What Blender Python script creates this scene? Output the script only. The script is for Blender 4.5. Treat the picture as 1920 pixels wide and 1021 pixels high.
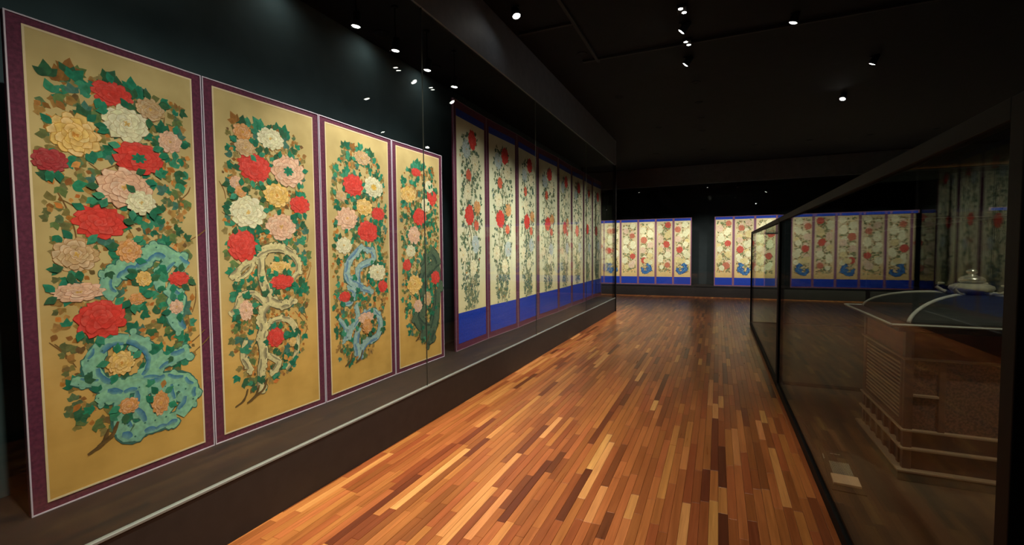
import bpy, bmesh, math, random
from mathutils import Vector, Matrix, noise

# ------------------------------------------------------------------ reset
for o in list(bpy.data.objects):
    bpy.data.objects.remove(o, do_unlink=True)
scene = bpy.context.scene
C = scene.collection
R = random.Random(7)
PI = math.pi

# ------------------------------------------------------------------ camera
cam_d = bpy.data.cameras.new('camera')
cam = bpy.data.objects.new('camera', cam_d)
C.objects.link(cam)
cam_d.sensor_fit = 'HORIZONTAL'
cam_d.sensor_width = 36.0
cam_d.lens = 870.05 / 1920.0 * 36.0
cam_d.clip_start = 0.05
rt = Vector((0.91392188, 0.40580581, -0.0082729))
dn = Vector((0.01135736, -0.0459416, -0.99887956))
fw = Vector((-0.4057312, 0.91280393, -0.04659592))
M4 = Matrix.Identity(4)
for i in range(3):
    M4[i][0] = rt[i]; M4[i][1] = -dn[i]; M4[i][2] = -fw[i]
CAM = Vector((0, 0, 1.5))
M4[0][3], M4[1][3], M4[2][3] = CAM
cam.matrix_world = M4
scene.camera = cam

# ------------------------------------------------------------------ world / view
w = bpy.data.worlds.new('gallery_dark')
scene.world = w
w.use_nodes = True
bg = w.node_tree.nodes['Background']
bg.inputs['Color'].default_value = (0.6, 0.75, 1.0, 1)
bg.inputs['Strength'].default_value = 0.002
vs = scene.view_settings
vs.view_transform = 'Standard'
vs.look = 'None'
vs.gamma = 1.0
vs.use_curve_mapping = False
vs.exposure = 0.0

# light levels (watts) used by the lamp builders further down
W_CASE = 60.0           # small cans inside the left showcase
W_WASH1 = 250.0         # added ceiling wallwashers on the golden screen
W_WASH2 = 470.0         # added ceiling wallwashers and two spotlights on the long ivory screen
W_FAR = 980.0           # added ceiling wallwashers on the far screens
W_FLOOR = 340.0         # added ceiling downlights on the walkway, scaled for some spotlights
WARM = (1.0, 0.86, 0.68)
NEUT = (1.0, 0.95, 0.86)

# ------------------------------------------------------------------ helpers
def lin(r, g, b, a=1.0):
    f = lambda c: ((c / 255 + 0.055) / 1.055) ** 2.4 if c > 10 else c / 255 / 12.92
    return (f(r), f(g), f(b), a)

def mat(name, col, rough=0.6, metal=0.0, spec=0.5, coat=0.0):
    m = bpy.data.materials.new(name); m.use_nodes = True
    b = m.node_tree.nodes['Principled BSDF']
    b.inputs['Base Color'].default_value = col
    b.inputs['Roughness'].default_value = rough
    b.inputs['Metallic'].default_value = metal
    b.inputs['Specular IOR Level'].default_value = spec
    b.inputs['Coat Weight'].default_value = coat
    return m

def noisy(name, c1, c2, scale=20, rough=0.6, bump=0.0, stretch=(1, 1, 1), detail=4, spec=0.5, coat=0.0, lo=0.35, hi=0.65):
    m = mat(name, c1, rough, spec=spec, coat=coat)
    nt = m.node_tree; b = nt.nodes['Principled BSDF']
    tc = nt.nodes.new('ShaderNodeTexCoord'); mp = nt.nodes.new('ShaderNodeMapping')
    mp.inputs['Scale'].default_value = stretch
    n = nt.nodes.new('ShaderNodeTexNoise'); n.inputs['Scale'].default_value = scale; n.inputs['Detail'].default_value = detail
    r = nt.nodes.new('ShaderNodeValToRGB')
    r.color_ramp.elements[0].color = c1; r.color_ramp.elements[1].color = c2
    r.color_ramp.elements[0].position = lo; r.color_ramp.elements[1].position = hi
    nt.links.new(tc.outputs['Object'], mp.inputs['Vector']); nt.links.new(mp.outputs['Vector'], n.inputs['Vector'])
    nt.links.new(n.outputs['Fac'], r.inputs['Fac']); nt.links.new(r.outputs['Color'], b.inputs['Base Color'])
    if bump:
        bp = nt.nodes.new('ShaderNodeBump'); bp.inputs['Strength'].default_value = bump; bp.inputs['Distance'].default_value = 0.004
        nt.links.new(n.outputs['Fac'], bp.inputs['Height']); nt.links.new(bp.outputs['Normal'], b.inputs['Normal'])
    return m

def glass_mat(name, tint=(0.97, 0.99, 0.98, 1), f0=0.04, coat=1.0):
    m = bpy.data.materials.new(name); m.use_nodes = True
    nt = m.node_tree; nt.nodes.clear()
    out = nt.nodes.new('ShaderNodeOutputMaterial')
    tr = nt.nodes.new('ShaderNodeBsdfTransparent'); tr.inputs['Color'].default_value = tint
    gl = nt.nodes.new('ShaderNodeBsdfGlossy'); gl.inputs['Roughness'].default_value = 0.0
    lw = nt.nodes.new('ShaderNodeLayerWeight'); lw.inputs['Blend'].default_value = 0.5
    pw = nt.nodes.new('ShaderNodeMath'); pw.operation = 'POWER'; pw.inputs[1].default_value = 5.0
    ml = nt.nodes.new('ShaderNodeMath'); ml.operation = 'MULTIPLY_ADD'
    ml.inputs[1].default_value = (1 - f0) * coat; ml.inputs[2].default_value = f0 * coat    # coat < 1: anti-reflective coating
    mx = nt.nodes.new('ShaderNodeMixShader')
    L = nt.links.new
    L(lw.outputs['Facing'], pw.inputs[0]); L(pw.outputs[0], ml.inputs[0]); L(ml.outputs[0], mx.inputs['Fac'])
    L(tr.outputs[0], mx.inputs[1]); L(gl.outputs[0], mx.inputs[2]); L(mx.outputs[0], out.inputs['Surface'])
    return m

def emit_mat(name, col, strength):
    m = bpy.data.materials.new(name); m.use_nodes = True
    b = m.node_tree.nodes['Principled BSDF']
    b.inputs['Base Color'].default_value = (0.8, 0.8, 0.8, 1)
    b.inputs['Emission Color'].default_value = col
    b.inputs['Emission Strength'].default_value = strength
    return m

def link(o, parent=None):
    C.objects.link(o)
    if parent is not None:
        o.parent = parent
    return o

def obj(name, bm, m, parent=None, smooth=False):
    me = bpy.data.meshes.new(name)
    bm.to_mesh(me); bm.free()
    if smooth:
        for p in me.polygons: p.use_smooth = True
    me.materials.append(m)
    return link(bpy.data.objects.new(name, me), parent)

def inst(name, src, parent, loc=None, rot=None):
    o = bpy.data.objects.new(name, src.data)
    link(o, parent)
    if loc: o.location = loc
    if rot: o.rotation_euler = rot
    return o

def empty(name, loc=(0, 0, 0), rz=0.0):
    o = bpy.data.objects.new(name, None)
    o.empty_display_size = 0.1
    C.objects.link(o); o.location = loc; o.rotation_euler = (0, 0, rz)
    return o

def tag(o, label, cat, group=None):
    o['label'] = label; o['category'] = cat
    if group: o['group'] = group
    return o

def struct(o, label=None):
    o['kind'] = 'structure'
    if label: o['label'] = label
    return o

def box(bm, x0, x1, y0, y1, z0, z1, bev=0.0):
    vs_ = [bm.verts.new(p) for p in ((x0, y0, z0), (x1, y0, z0), (x1, y1, z0), (x0, y1, z0), (x0, y0, z1), (x1, y0, z1), (x1, y1, z1), (x0, y1, z1))]
    fs = [bm.faces.new([vs_[i] for i in q]) for q in ((3, 2, 1, 0), (4, 5, 6, 7), (0, 1, 5, 4), (1, 2, 6, 5), (2, 3, 7, 6), (3, 0, 4, 7))]
    if bev:
        es = list({e for f in fs for e in f.edges})
        bmesh.ops.bevel(bm, geom=es, offset=bev, segments=2, affect='EDGES', profile=0.5)
    return bm

def B(*a, **k):
    return box(bmesh.new(), *a, **k)

def boxes(*lst, bev=0.0):
    bm = bmesh.new()
    for a in lst: box(bm, *a, bev=bev)
    return bm

def lathe(bm, prof, n=32, c=(0, 0, 0)):
    rings = []
    for r, z in prof:
        rings.append([bm.verts.new((c[0] + r * math.cos(2 * PI * i / n), c[1] + r * math.sin(2 * PI * i / n), c[2] + z)) for i in range(n)])
    for a, b in zip(rings, rings[1:]):
        for i in range(n):
            bm.faces.new((a[i], a[(i + 1) % n], b[(i + 1) % n], b[i]))
    bm.faces.new(rings[0][::-1]); bm.faces.new(rings[-1])
    return bm

def tube(bm, pts, rad, n=8):
    pts = [Vector(p) for p in pts]
    rings = []
    for i, p in enumerate(pts):
        t = (pts[min(i + 1, len(pts) - 1)] - pts[max(i - 1, 0)]).normalized()
        up = Vector((0, 0, 1)) if abs(t.z) < 0.95 else Vector((1, 0, 0))
        a = t.cross(up).normalized(); b = t.cross(a)
        r = rad[i] if isinstance(rad, (list, tuple)) else rad
        rings.append([bm.verts.new(p + r * (math.cos(2 * PI * k / n) * a + math.sin(2 * PI * k / n) * b)) for k in range(n)])
    for a, b in zip(rings, rings[1:]):
        for i in range(n):
            bm.faces.new((a[i], a[(i + 1) % n], b[(i + 1) % n], b[i]))
    bm.faces.new(rings[0][::-1]); bm.faces.new(rings[-1])
    return bm

# ------------------------------------------------------------------ materials
BLACK = mat('black_paint', lin(24, 25, 27), 0.75, spec=0.3)
CEIL = noisy('ceiling_black', lin(10, 12, 15), lin(14, 16, 20), 6, 0.85, spec=0.2)
FASCIA = noisy('fascia_charcoal', lin(104, 114, 126), lin(112, 122, 134), 8, 0.6, spec=0.4)
TEAL = noisy('case_lining_dark_teal', lin(66, 84, 88), lin(72, 90, 94), 5, 0.8, spec=0.2)
PLINTH = noisy('plinth_dark_bronze', lin(40, 37, 35), lin(45, 41, 39), 12, 0.55, spec=0.35)
DECK = noisy('case_deck_brown', lin(19, 17, 16), lin(30, 25, 21), 7, 0.6, spec=0.3)
ALU = mat('pale_glass_channel', lin(128, 134, 130), 0.5)
STEEL = mat('black_steel', lin(12, 12, 13), 0.6, spec=.12)
GLASS = glass_mat('museum_glass', coat=.75)
GLASS_CASE = glass_mat('case_glass', (0.93, 0.96, 0.92, 1), 0.04, .45)
JOINT = mat('silicone_joint', lin(84, 88, 82), 0.5)
LENS = emit_mat('lamp_lens', (1.0, 0.96, 0.88, 1), 30.0)
PURPLE = noisy('plum_brocade', lin(74, 31, 50), lin(96, 42, 64), 60, 0.75, 0.15, spec=0.2)
PURPLE2 = noisy('plum_brocade_pale', lin(120, 70, 92), lin(140, 84, 104), 60, 0.75, spec=0.2)
PIPING = mat('pale_piping', lin(188, 176, 190), 0.6, spec=0.2)
PIPING2 = mat('mauve_piping', lin(128, 104, 118), 0.6, spec=0.2)
BLUE = noisy('ultramarine_silk', lin(22, 46, 138), lin(32, 58, 160), 40, 0.7, 0.1, spec=0.2)

def silk_mat(name, top, bottom, edge_z, blot):
    """aged silk: a paler tone above, an earth wash towards the foot of the painting, fine mottling"""
    m = mat(name, top, 0.8, spec=0.15)
    nt = m.node_tree; b = nt.nodes['Principled BSDF']; L = nt.links.new
    tc = nt.nodes.new('ShaderNodeTexCoord'); sp = nt.nodes.new('ShaderNodeSeparateXYZ')
    n1 = nt.nodes.new('ShaderNodeTexNoise'); n1.inputs['Scale'].default_value = 5; n1.inputs['Detail'].default_value = 6
    n2 = nt.nodes.new('ShaderNodeTexNoise'); n2.inputs['Scale'].default_value = 2.2; n2.inputs['Detail'].default_value = 3
    ad = nt.nodes.new('ShaderNodeMath'); ad.operation = 'MULTIPLY_ADD'; ad.inputs[1].default_value = 0.5; ad.inputs[2].default_value = -0.25
    sm = nt.nodes.new('ShaderNodeMath'); sm.operation = 'ADD'
    r = nt.nodes.new('ShaderNodeMapRange'); r.inputs['From Min'].default_value = edge_z[0]; r.inputs['From Max'].default_value = edge_z[1]
    r.interpolation_type = 'SMOOTHSTEP'
    mx = nt.nodes.new('ShaderNodeMix'); mx.data_type = 'RGBA'
    mx.inputs['A'].default_value = bottom; mx.inputs['B'].default_value = top
    m2 = nt.nodes.new('ShaderNodeMix'); m2.data_type = 'RGBA'; m2.blend_type = 'MULTIPLY'
    rr = nt.nodes.new('ShaderNodeValToRGB')
    rr.color_ramp.elements[0].color = (blot, blot * 0.98, blot * 0.92, 1); rr.color_ramp.elements[0].position = 0.3
    rr.color_ramp.elements[1].color = (1, 1, 1, 1); rr.color_ramp.elements[1].position = 0.62
    m2.inputs['Factor'].default_value = 1.0
    L(tc.outputs['Object'], sp.inputs[0]); L(tc.outputs['Object'], n1.inputs['Vector']); L(tc.outputs['Object'], n2.inputs['Vector'])
    L(n2.outputs['Fac'], ad.inputs[0]); L(ad.outputs[0], sm.inputs[0]); L(sp.outputs['Z'], sm.inputs[1])
    L(sm.outputs[0], r.inputs['Value']); L(r.outputs[0], mx.inputs['Factor'])
    L(mx.outputs['Result'], m2.inputs['A']); L(n1.outputs['Fac'], rr.inputs['Fac']); L(rr.outputs['Color'], m2.inputs['B'])
    L(m2.outputs['Result'], b.inputs['Base Color'])
    return m
SILK1 = silk_mat('golden_silk', lin(186, 164, 112), lin(196, 152, 78), (0.2, 1.3), 0.8)
SILK2 = silk_mat('ivory_silk', lin(206, 204, 174), lin(206, 192, 148), (0.45, 1.0), 0.9)
SILK3 = silk_mat('straw_silk', lin(198, 180, 144), lin(204, 170, 116), (0.3, 0.95), 0.88)
SILK_EDGE = mat('silk_edge', lin(206, 186, 150), 0.7, spec=0.2)

def paint_mat(name):
    m = mat(name, (1, 1, 1, 1), 0.8, spec=0.12)
    nt = m.node_tree; b = nt.nodes['Principled BSDF']; L = nt.links.new
    at = nt.nodes.new('ShaderNodeAttribute'); at.attribute_name = 'pigment'
    tc = nt.nodes.new('ShaderNodeTexCoord')
    n = nt.nodes.new('ShaderNodeTexNoise'); n.inputs['Scale'].default_value = 45; n.inputs['Detail'].default_value = 5
    r = nt.nodes.new('ShaderNodeValToRGB')
    r.color_ramp.elements[0].color = (0.72, 0.72, 0.70, 1); r.color_ramp.elements[0].position = 0.3
    r.color_ramp.elements[1].color = (1.08, 1.08, 1.06, 1); r.color_ramp.elements[1].position = 0.7
    mx = nt.nodes.new('ShaderNodeMix'); mx.data_type = 'RGBA'; mx.blend_type = 'MULTIPLY'; mx.inputs['Factor'].default_value = 1
    L(tc.outputs['Object'], n.inputs['Vector']); L(n.outputs['Fac'], r.inputs['Fac'])
    L(at.outputs['Color'], mx.inputs['A']); L(r.outputs['Color'], mx.inputs['B']); L(mx.outputs['Result'], b.inputs['Base Color'])
    return m
PAINT = paint_mat('mineral_pigment')

# ------------------------------------------------------------------ setting
FX0, FX1, FY0, FY1 = -6.5, 9.5, -3.0, 16.9
GX = -2.294       # glass plane of the left showcase
WX = -3.15        # its back wall
CZ = 4.13         # ceiling
SZ = 3.56         # soffit of the showcases
LEFT_END = 11.44
floor = struct(obj('floor', B(FX0 - .3, FX1 + .3, FY0 - .3, FY1 + .6, -0.15, -0.016), BLACK))
ceil = struct(obj('ceiling', B(FX0 - .3, FX1 + .3, FY0 - .3, FY1 + .6, CZ, CZ + .2), CEIL))
struct(obj('wall_left', B(WX - .25, WX, FY0, LEFT_END - .02, -.016, CZ), TEAL))
struct(obj('wall_side', B(FX0 - .3, FX0, FY0 - .3, FY1 + .6, -.016, CZ), BLACK))
struct(obj('wall_right', B(FX1, FX1 + .3, FY0 - .3, FY1 + .6, -.016, CZ), BLACK))
struct(obj('wall_back', B(FX0, FX1, FY0 - .3, FY0, -.016, CZ), BLACK))
struct(obj('wall_far', B(FX0, FX1, FY1, FY1 + .3, -.016, CZ), noisy('far_lining_black', lin(26, 31, 33), lin(30, 35, 37), 5, .8, spec=.2)))

# floor planks ------------------------------------------------------
def plank_mat():
    m = mat('parquet_strip', lin(150, 80, 38), 0.3, spec=0.45)
    nt = m.node_tree; b = nt.nodes['Principled BSDF']; L = nt.links.new
    at = nt.nodes.new('ShaderNodeAttribute'); at.attribute_name = 'tone'
    rp = nt.nodes.new('ShaderNodeValToRGB'); cr = rp.color_ramp
    cols = [(0.0, (92, 46, 28)), (0.12, (116, 62, 36)), (0.3, (142, 80, 45)), (0.5, (158, 94, 54)), (0.7, (172, 108, 62)), (0.88, (188, 126, 76)), (1.0, (208, 154, 100))]
    cr.elements[0].position = 0; cr.elements[0].color = lin(*cols[0][1])
    cr.elements[1].position = 1; cr.elements[1].color = lin(*cols[-1][1])
    for p_, c_ in cols[1:-1]:
        e = cr.elements.new(p_); e.color = lin(*c_)
    tc = nt.nodes.new('ShaderNodeNewGeometry'); mp = nt.nodes.new('ShaderNodeMapping')
    mp.inputs['Scale'].default_value = (60, 2.5, 1)
    n = nt.nodes.new('ShaderNodeTexNoise'); n.inputs['Scale'].default_value = 1.0; n.inputs['Detail'].default_value = 5; n.inputs['Distortion'].default_value = 0.6
    r = nt.nodes.new('ShaderNodeValToRGB')
    r.color_ramp.elements[0].color = (0.74, 0.70, 0.66, 1); r.color_ramp.elements[0].position = 0.3
    r.color_ramp.elements[1].color = (1.1, 1.1, 1.1, 1); r.color_ramp.elements[1].position = 0.7
    mx = nt.nodes.new('ShaderNodeMix'); mx.data_type = 'RGBA'; mx.blend_type = 'MULTIPLY'; mx.inputs['Factor'].default_value = 1
    # every strip leans its own way between ochre and russet
    hs = nt.nodes.new('ShaderNodeMath'); hs.operation = 'MULTIPLY'; hs.inputs[1].default_value = 53.7
    hf = nt.nodes.new('ShaderNodeMath'); hf.operation = 'FRACT'
    ht = nt.nodes.new('ShaderNodeMix'); ht.data_type = 'RGBA'
    ht.inputs['A'].default_value = (1.0, 1.12, 0.86, 1); ht.inputs['B'].default_value = (1.0, 0.86, 0.84, 1)
    hm = nt.nodes.new('ShaderNodeMix'); hm.data_type = 'RGBA'; hm.blend_type = 'MULTIPLY'; hm.inputs['Factor'].default_value = 1
    L(at.outputs['Fac'], hs.inputs[0]); L(hs.outputs[0], hf.inputs[0]); L(hf.outputs[0], ht.inputs['Factor'])
    L(rp.outputs['Color'], hm.inputs['A']); L(ht.outputs['Result'], hm.inputs['B'])
    L(at.outputs['Fac'], rp.inputs['Fac']); L(tc.outputs['Position'], mp.inputs['Vector']); L(mp.outputs['Vector'], n.inputs['Vector'])
    L(n.outputs['Fac'], r.inputs['Fac']); L(hm.outputs['Result'], mx.inputs['A']); L(r.outputs['Color'], mx.inputs['B'])
    L(mx.outputs['Result'], b.inputs['Base Color'])
    mr = nt.nodes.new('ShaderNodeMapRange'); mr.inputs['To Min'].default_value = 0.24; mr.inputs['To Max'].default_value = 0.36
    L(n.outputs['Fac'], mr.inputs['Value']); L(mr.outputs[0], b.inputs['Roughness'])
    return m
PLANK = plank_mat()

def to_px(p):
    d = Vector(p) - CAM
    z = d.dot(fw)
    if z < 0.2: return None
    return (870.05 * d.dot(rt) / z + 960, 870.05 * d.dot(dn) / z + 510.5, z)

def tri_tone():
    t = R.random()
    if t < 0.10: return R.uniform(0.0, 0.2)
    if t < 0.84: return R.uniform(0.2, 0.7)
    if t < 0.95: return R.uniform(0.6, 0.85)
    return R.uniform(0.85, 1.0)

PW = 0.049
planks = []
xi = FX0
while xi < FX1:
    y = FY0 - R.random() * 0.6
    while y < FY1:
        l = R.choice((0.3, 0.42, 0.5, 0.6, 0.75, 0.95)) * R.uniform(0.85, 1.15)
        y1 = min(y + l, FY1)
        if y1 > FY0:
            planks.append((xi, max(y, FY0), y1, tri_tone(), R.uniform(-0.0004, 0.0004)))
        y += l
    xi += PW

def plank_geo(v, f, t, p):
    x, y0, y1, tone, dz = p
    a, b_, c, d = x + .0005, x + PW - .0005, y0 + .0005, y1 - .0005
    e = 0.0012
    k = len(v)
    v += [(a, c, -.016), (b_, c, -.016), (b_, d, -.016), (a, d, -.016), (a, c, dz - e), (b_, c, dz - e), (b_, d, dz - e), (a, d, dz - e),
          (a + e, c + e, dz), (b_ - e, c + e, dz), (b_ - e, d - e, dz), (a + e, d - e, dz)]
    q = [(8, 9, 10, 11)] + [(i, (i + 1) % 4, (i + 1) % 4 + 4, i + 4) for i in range(4)] + [(i + 4, (i + 1) % 4 + 4, (i + 1) % 4 + 8, i + 8) for i in range(4)]
    f += [tuple(k + i for i in s) for s in q]
    t += [tone] * len(q)

def plank_obj(name, lst):
    v, f, t = [], [], []
    for p in lst: plank_geo(v, f, t, p)
    me = bpy.data.meshes.new(name); me.from_pydata(v, [], f)
    at = me.attributes.new('tone', 'FLOAT', 'FACE'); at.data.foreach_set('value', t)
    me.materials.append(PLANK)
    return link(bpy.data.objects.new(name, me), floor)

def plank_score(p):
    cx, cy = p[0] + PW / 2, (p[1] + p[2]) / 2
    if cx < GX or cx > 0.55: return 0
    q = to_px((cx, cy, 0))
    if not q or not (0 < q[0] < 1920 and q[1] < 1030): return 0
    return (p[2] - p[1]) / q[2] ** 3
planks.sort(key=plank_score, reverse=True)
for p in planks[:300]:
    plank_obj('plank', [p])
pf = plank_obj('plank_field', planks[300:]); pf['kind'] = 'stuff'

# ------------------------------------------------------------------ lamps
def aim(o, target):
    d = Vector(target) - o.location
    o.rotation_euler = d.to_track_quat('-Z', 'Y').to_euler()

def spot_light(name, loc, target, watts, angle, blend, col, parent, radius=0.03):
    l = bpy.data.lights.new(name, 'SPOT'); l.energy = watts; l.spot_size = math.radians(angle); l.spot_blend = blend
    l.color = col; l.shadow_soft_size = radius
    o = bpy.data.objects.new(name, l)
    C.objects.link(o); o.location = loc; aim(o, target)
    o.parent = parent; o.location = Vector(loc) - parent.location
    return o

def spotlight(loc, target, label, group, watts, angle=70, blend=0.8, col=WARM, top=CZ, s=1.0, light=True):
    """track spotlight: mount plate and stem on the soffit, tilted can with a glowing lens"""
    loc = Vector(loc); target = Vector(target)
    e = empty('spotlight', (loc.x, loc.y, top)); tag(e, label, 'spotlight', group)
    d = (target - loc).normalized()
    back = loc - d * 0.13 * s                       # rear end of the can
    can = bmesh.new()
    lathe(can, [(0.018 * s, 0), (0.036 * s, 0.004 * s), (0.04 * s, 0.02 * s), (0.044 * s, 0.12 * s), (0.05 * s, 0.13 * s), (0.05 * s, 0.137 * s), (0.043 * s, 0.137 * s), (0.041 * s, 0.126 * s)], 20)
    can.transform(d.to_track_quat('Z', 'Y').to_matrix().to_4x4())
    bmesh.ops.translate(can, vec=back - e.location, verts=can.verts)
    obj('housing', can, STEEL, e, True)
    ln = bmesh.new()
    lathe(ln, [(0.036 * s, 0), (0.041 * s, 0.002 * s), (0.036 * s, 0.007 * s), (0.015 * s, 0.011 * s)], 20)
    ln.transform(d.to_track_quat('Z', 'Y').to_matrix().to_4x4())
    bmesh.ops.translate(ln, vec=loc - d * 0.004 - e.location, verts=ln.verts)
    obj('lens', ln, LENS, e, True)
    st = bmesh.new()
    mid = (loc - d * 0.08 * s) - e.location
    tube(st, [(mid.x * .0, mid.y * .0, 0), (0, 0, min(mid.z * 0.5, -0.005)), mid], 0.008 * s, 8)
    lathe(st, [(0.03, -0.012), (0.03, 0.0)], 16)
    obj('stem', st, STEEL, e, True)
    if light:
        spot_light('lamp', loc + d * 0.02, target, watts, angle, blend, col, e)
    return e

# ------------------------------------------------------------------ left showcase
lc = empty('glazed_showcase', (GX, FY0, 0)); tag(lc, 'long dark wall showcase with glass front and raised plinth along the left', 'showcase')
def W2(parent, bm):       # geometry is written in world space, child of an empty without rotation
    bmesh.ops.translate(bm, vec=-parent.location, verts=bm.verts); return bm
obj('plinth', W2(lc, B(WX, GX, FY0, LEFT_END, 0.0, 0.322, bev=.003)), PLINTH, lc)
obj('plinth_shadow_gap', W2(lc, B(WX, GX - .02, FY0, LEFT_END - .02, -0.001, 0.03)), BLACK, lc)
obj('deck', W2(lc, B(WX + .002, GX - .03, FY0, LEFT_END - .03, 0.3215, 0.33)), DECK, lc)
obj('glass_channel', W2(lc, boxes((GX - .022, GX + .004, FY0, LEFT_END, 0.322, 0.335), bev=.002)), ALU, lc)
obj('fascia', W2(lc, B(GX - .014, GX + .006, FY0, LEFT_END, SZ - .02, CZ - .002)), FASCIA, lc)
obj('soffit', W2(lc, B(WX, GX - .014, FY0, LEFT_END, SZ, CZ - .002)), CEIL, lc)
obj('corner_post', W2(lc, B(GX - .07, GX + .012, LEFT_END - .07, LEFT_END + .01, 0.0, SZ, bev=.004)), STEEL, lc)
obj('end_post', W2(lc, B(WX, WX + .05, LEFT_END - .05, LEFT_END, 0.322, SZ, bev=.004)), STEEL, lc)
for y0, y1 in ((-3, .68), (.68, 3.342), (3.342, 6.0), (6.0, 8.67), (8.67, LEFT_END - .07)):
    obj('glass_pane', W2(lc, B(GX - .012, GX, y0 + .001, y1 - .001, .336, SZ)), GLASS, lc)
for y in (.68, 3.342, 6.0, 8.67):
    obj('pane_joint', W2(lc, B(GX - .011, GX - .001, y - .001, y + .001, .336, SZ)), JOINT, lc)
obj('glass_pane', W2(lc, B(WX + .05, GX - .07, LEFT_END - .03, LEFT_END - .018, .322, SZ)), GLASS, lc)

# ------------------------------------------------------------------ far showcase
FGY = 15.78
fc = empty('glazed_showcase', (0, FGY, 0)); tag(fc, 'dark glazed wall showcase across the far end of the gallery', 'showcase')
obj('plinth', W2(fc, B(FX0, FX1, FGY, FY1, 0.0, 0.30, bev=.003)), PLINTH, fc)
obj('deck', W2(fc, B(FX0, FX1, FGY + .03, FY1, 0.2995, 0.33)), DECK, fc)
obj('glass_channel', W2(fc, B(FX0, FX1, FGY - .004, FGY + .02, 0.30, 0.31, bev=.002)), STEEL, fc)
obj('fascia', W2(fc, B(FX0, FX1, FGY - .02, FGY + .04, SZ - .02, CZ - .002)), FASCIA, fc)
obj('soffit', W2(fc, B(FX0, FX1, FGY + .04, FY1, SZ, CZ - .002)), CEIL, fc)
for i in range(6):
    a = FX0 + i * (FX1 - FX0) / 6; b = a + (FX1 - FX0) / 6
    obj('glass_pane', W2(fc, B(a + .002, b - .002, FGY, FGY + .012, .31, SZ)), GLASS, fc)

# ------------------------------------------------------------------ painted art
def mixc(a, b, t): return tuple(a[i] * (1 - t) + b[i] * t for i in range(3))
def jit(c, s, rnd): k = 1 + rnd.uniform(-s, s); return tuple(max(0, x * k * (1 + rnd.uniform(-s, s) * .4)) for x in c[:3])

class Art:
    """flat pigment shapes laid over one another in hair-thin coats on a panel"""
    CELL = 0.008; COAT = 0.00004
    def __init__(s, w, h, seed):
        s.w, s.h = w, h
        s.nx, s.nz = int(w / s.CELL) + 2, int(h / s.CELL) + 2
        s.grid = [[0] * s.nz for _ in range(s.nx)]
        s.cls = {}
        s.r = random.Random(seed)
    def poly(s, cls, pts, ce, cc=None, ctr=None):
        xs = [p[0] for p in pts]; zs = [p[1] for p in pts]
        i0 = max(0, min(s.nx - 1, int(min(xs) / s.CELL))); i1 = max(0, min(s.nx - 1, int(max(xs) / s.CELL)))
        k0 = max(0, min(s.nz - 1, int(min(zs) / s.CELL))); k1 = max(0, min(s.nz - 1, int(max(zs) / s.CELL)))
        m = 0
        for i in range(i0, i1 + 1):
            q = max(s.grid[i][k0:k1 + 1]);
            if q > m: m = q
        m += 1
        for i in range(i0, i1 + 1):
            g = s.grid[i]
            for k in range(k0, k1 + 1): g[k] = m
        y = -(0.0022 + m * s.COAT)
        V, F, K = s.cls.setdefault(cls, ([], [], []))
        n = len(V)
        if ctr is None: ctr = (sum(xs) / len(xs), sum(zs) / len(zs))
        V.append((ctr[0], y, ctr[1])); K.append((*(cc or ce), 1))
        for p in pts: V.append((p[0], y, p[1])); K.append((*ce, 1))
        L = len(pts)
        F += [(n, n + 1 + i, n + 1 + (i + 1) % L) for i in range(L)]
    def strip(s, cls, pts, hw, c1, c2=None, wob=0.0):
        """a brush ribbon along a polyline, smoothed, with tapering"""
        P = smooth_line(pts, 4)
        n = len(P); L_, R_ = [], []
        for i, p in enumerate(P):
            a = P[max(i - 1, 0)]; b = P[min(i + 1, n - 1)]
            dx, dz = b[0] - a[0], b[1] - a[1]; d = math.hypot(dx, dz) or 1e-6
            t = i / (n - 1)
            k = hw * (0.55 + 0.45 * math.sin(PI * min(1, max(0, t * 0.9 + .05)))) * (1 + wob * s.r.uniform(-1, 1))
            L_.append((p[0] - dz / d * k, p[1] + dx / d * k)); 
            k = hw * (0.55 + 0.45 * math.sin(PI * min(1, max(0, t * 0.9 + .05)))) * (1 + wob * s.r.uniform(-1, 1))
            R_.append((p[0] + dz / d * k, p[1] - dx / d * k))
        # several quads at one coat height
        xs = [p[0] for p in L_ + R_]; zs = [p[1] for p in L_ + R_]
        m = 0; cells = set()
        for p in P:
            for ox in (-hw, 0, hw):
                for oz in (-hw, 0, hw):
                    i = int((p[0] + ox) / s.CELL); k = int((p[1] + oz) / s.CELL)
                    if 0 <= i < s.nx and 0 <= k < s.nz: cells.add((i, k)); m = max(m, s.grid[i][k])
        m += 1
        for i, k in cells: s.grid[i][k] = m
        y = -(0.0022 + m * s.COAT)
        V, F, K = s.cls.setdefault(cls, ([], [], [])); k0 = len(V)
        c2 = c2 or c1
        for i in range(n):
            V.append((*L_[i][:1], y, L_[i][1])); K.append((*c1, 1))
            V.append((P[i][0], y, P[i][1])); K.append((*mixc(c1, c2, .5), 1))
            V.append((R_[i][0], y, R_[i][1])); K.append((*c2, 1))
        for i in range(n - 1):
            a = k0 + 3 * i
            F += [(a, a + 3, a + 4, a + 1), (a + 1, a + 4, a + 5, a + 2)]
    def build(s, parent):
        for cls, (V, F, K) in s.cls.items():
            cls = cls.split('#')[0]
            me = bpy.data.meshes.new(cls); me.from_pydata(V, [], F)
            at = me.color_attributes.new('pigment', 'FLOAT_COLOR', 'POINT')
            at.data.foreach_set('color', [c for k in K for c in k])
            me.materials.append(PAINT)
            o = link(bpy.data.objects.new(cls, me), parent)
            if cls in ('painted_foliage', 'painted_twig', 'painted_stem', 'painted_flowers'): o['kind'] = 'stuff'

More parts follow.
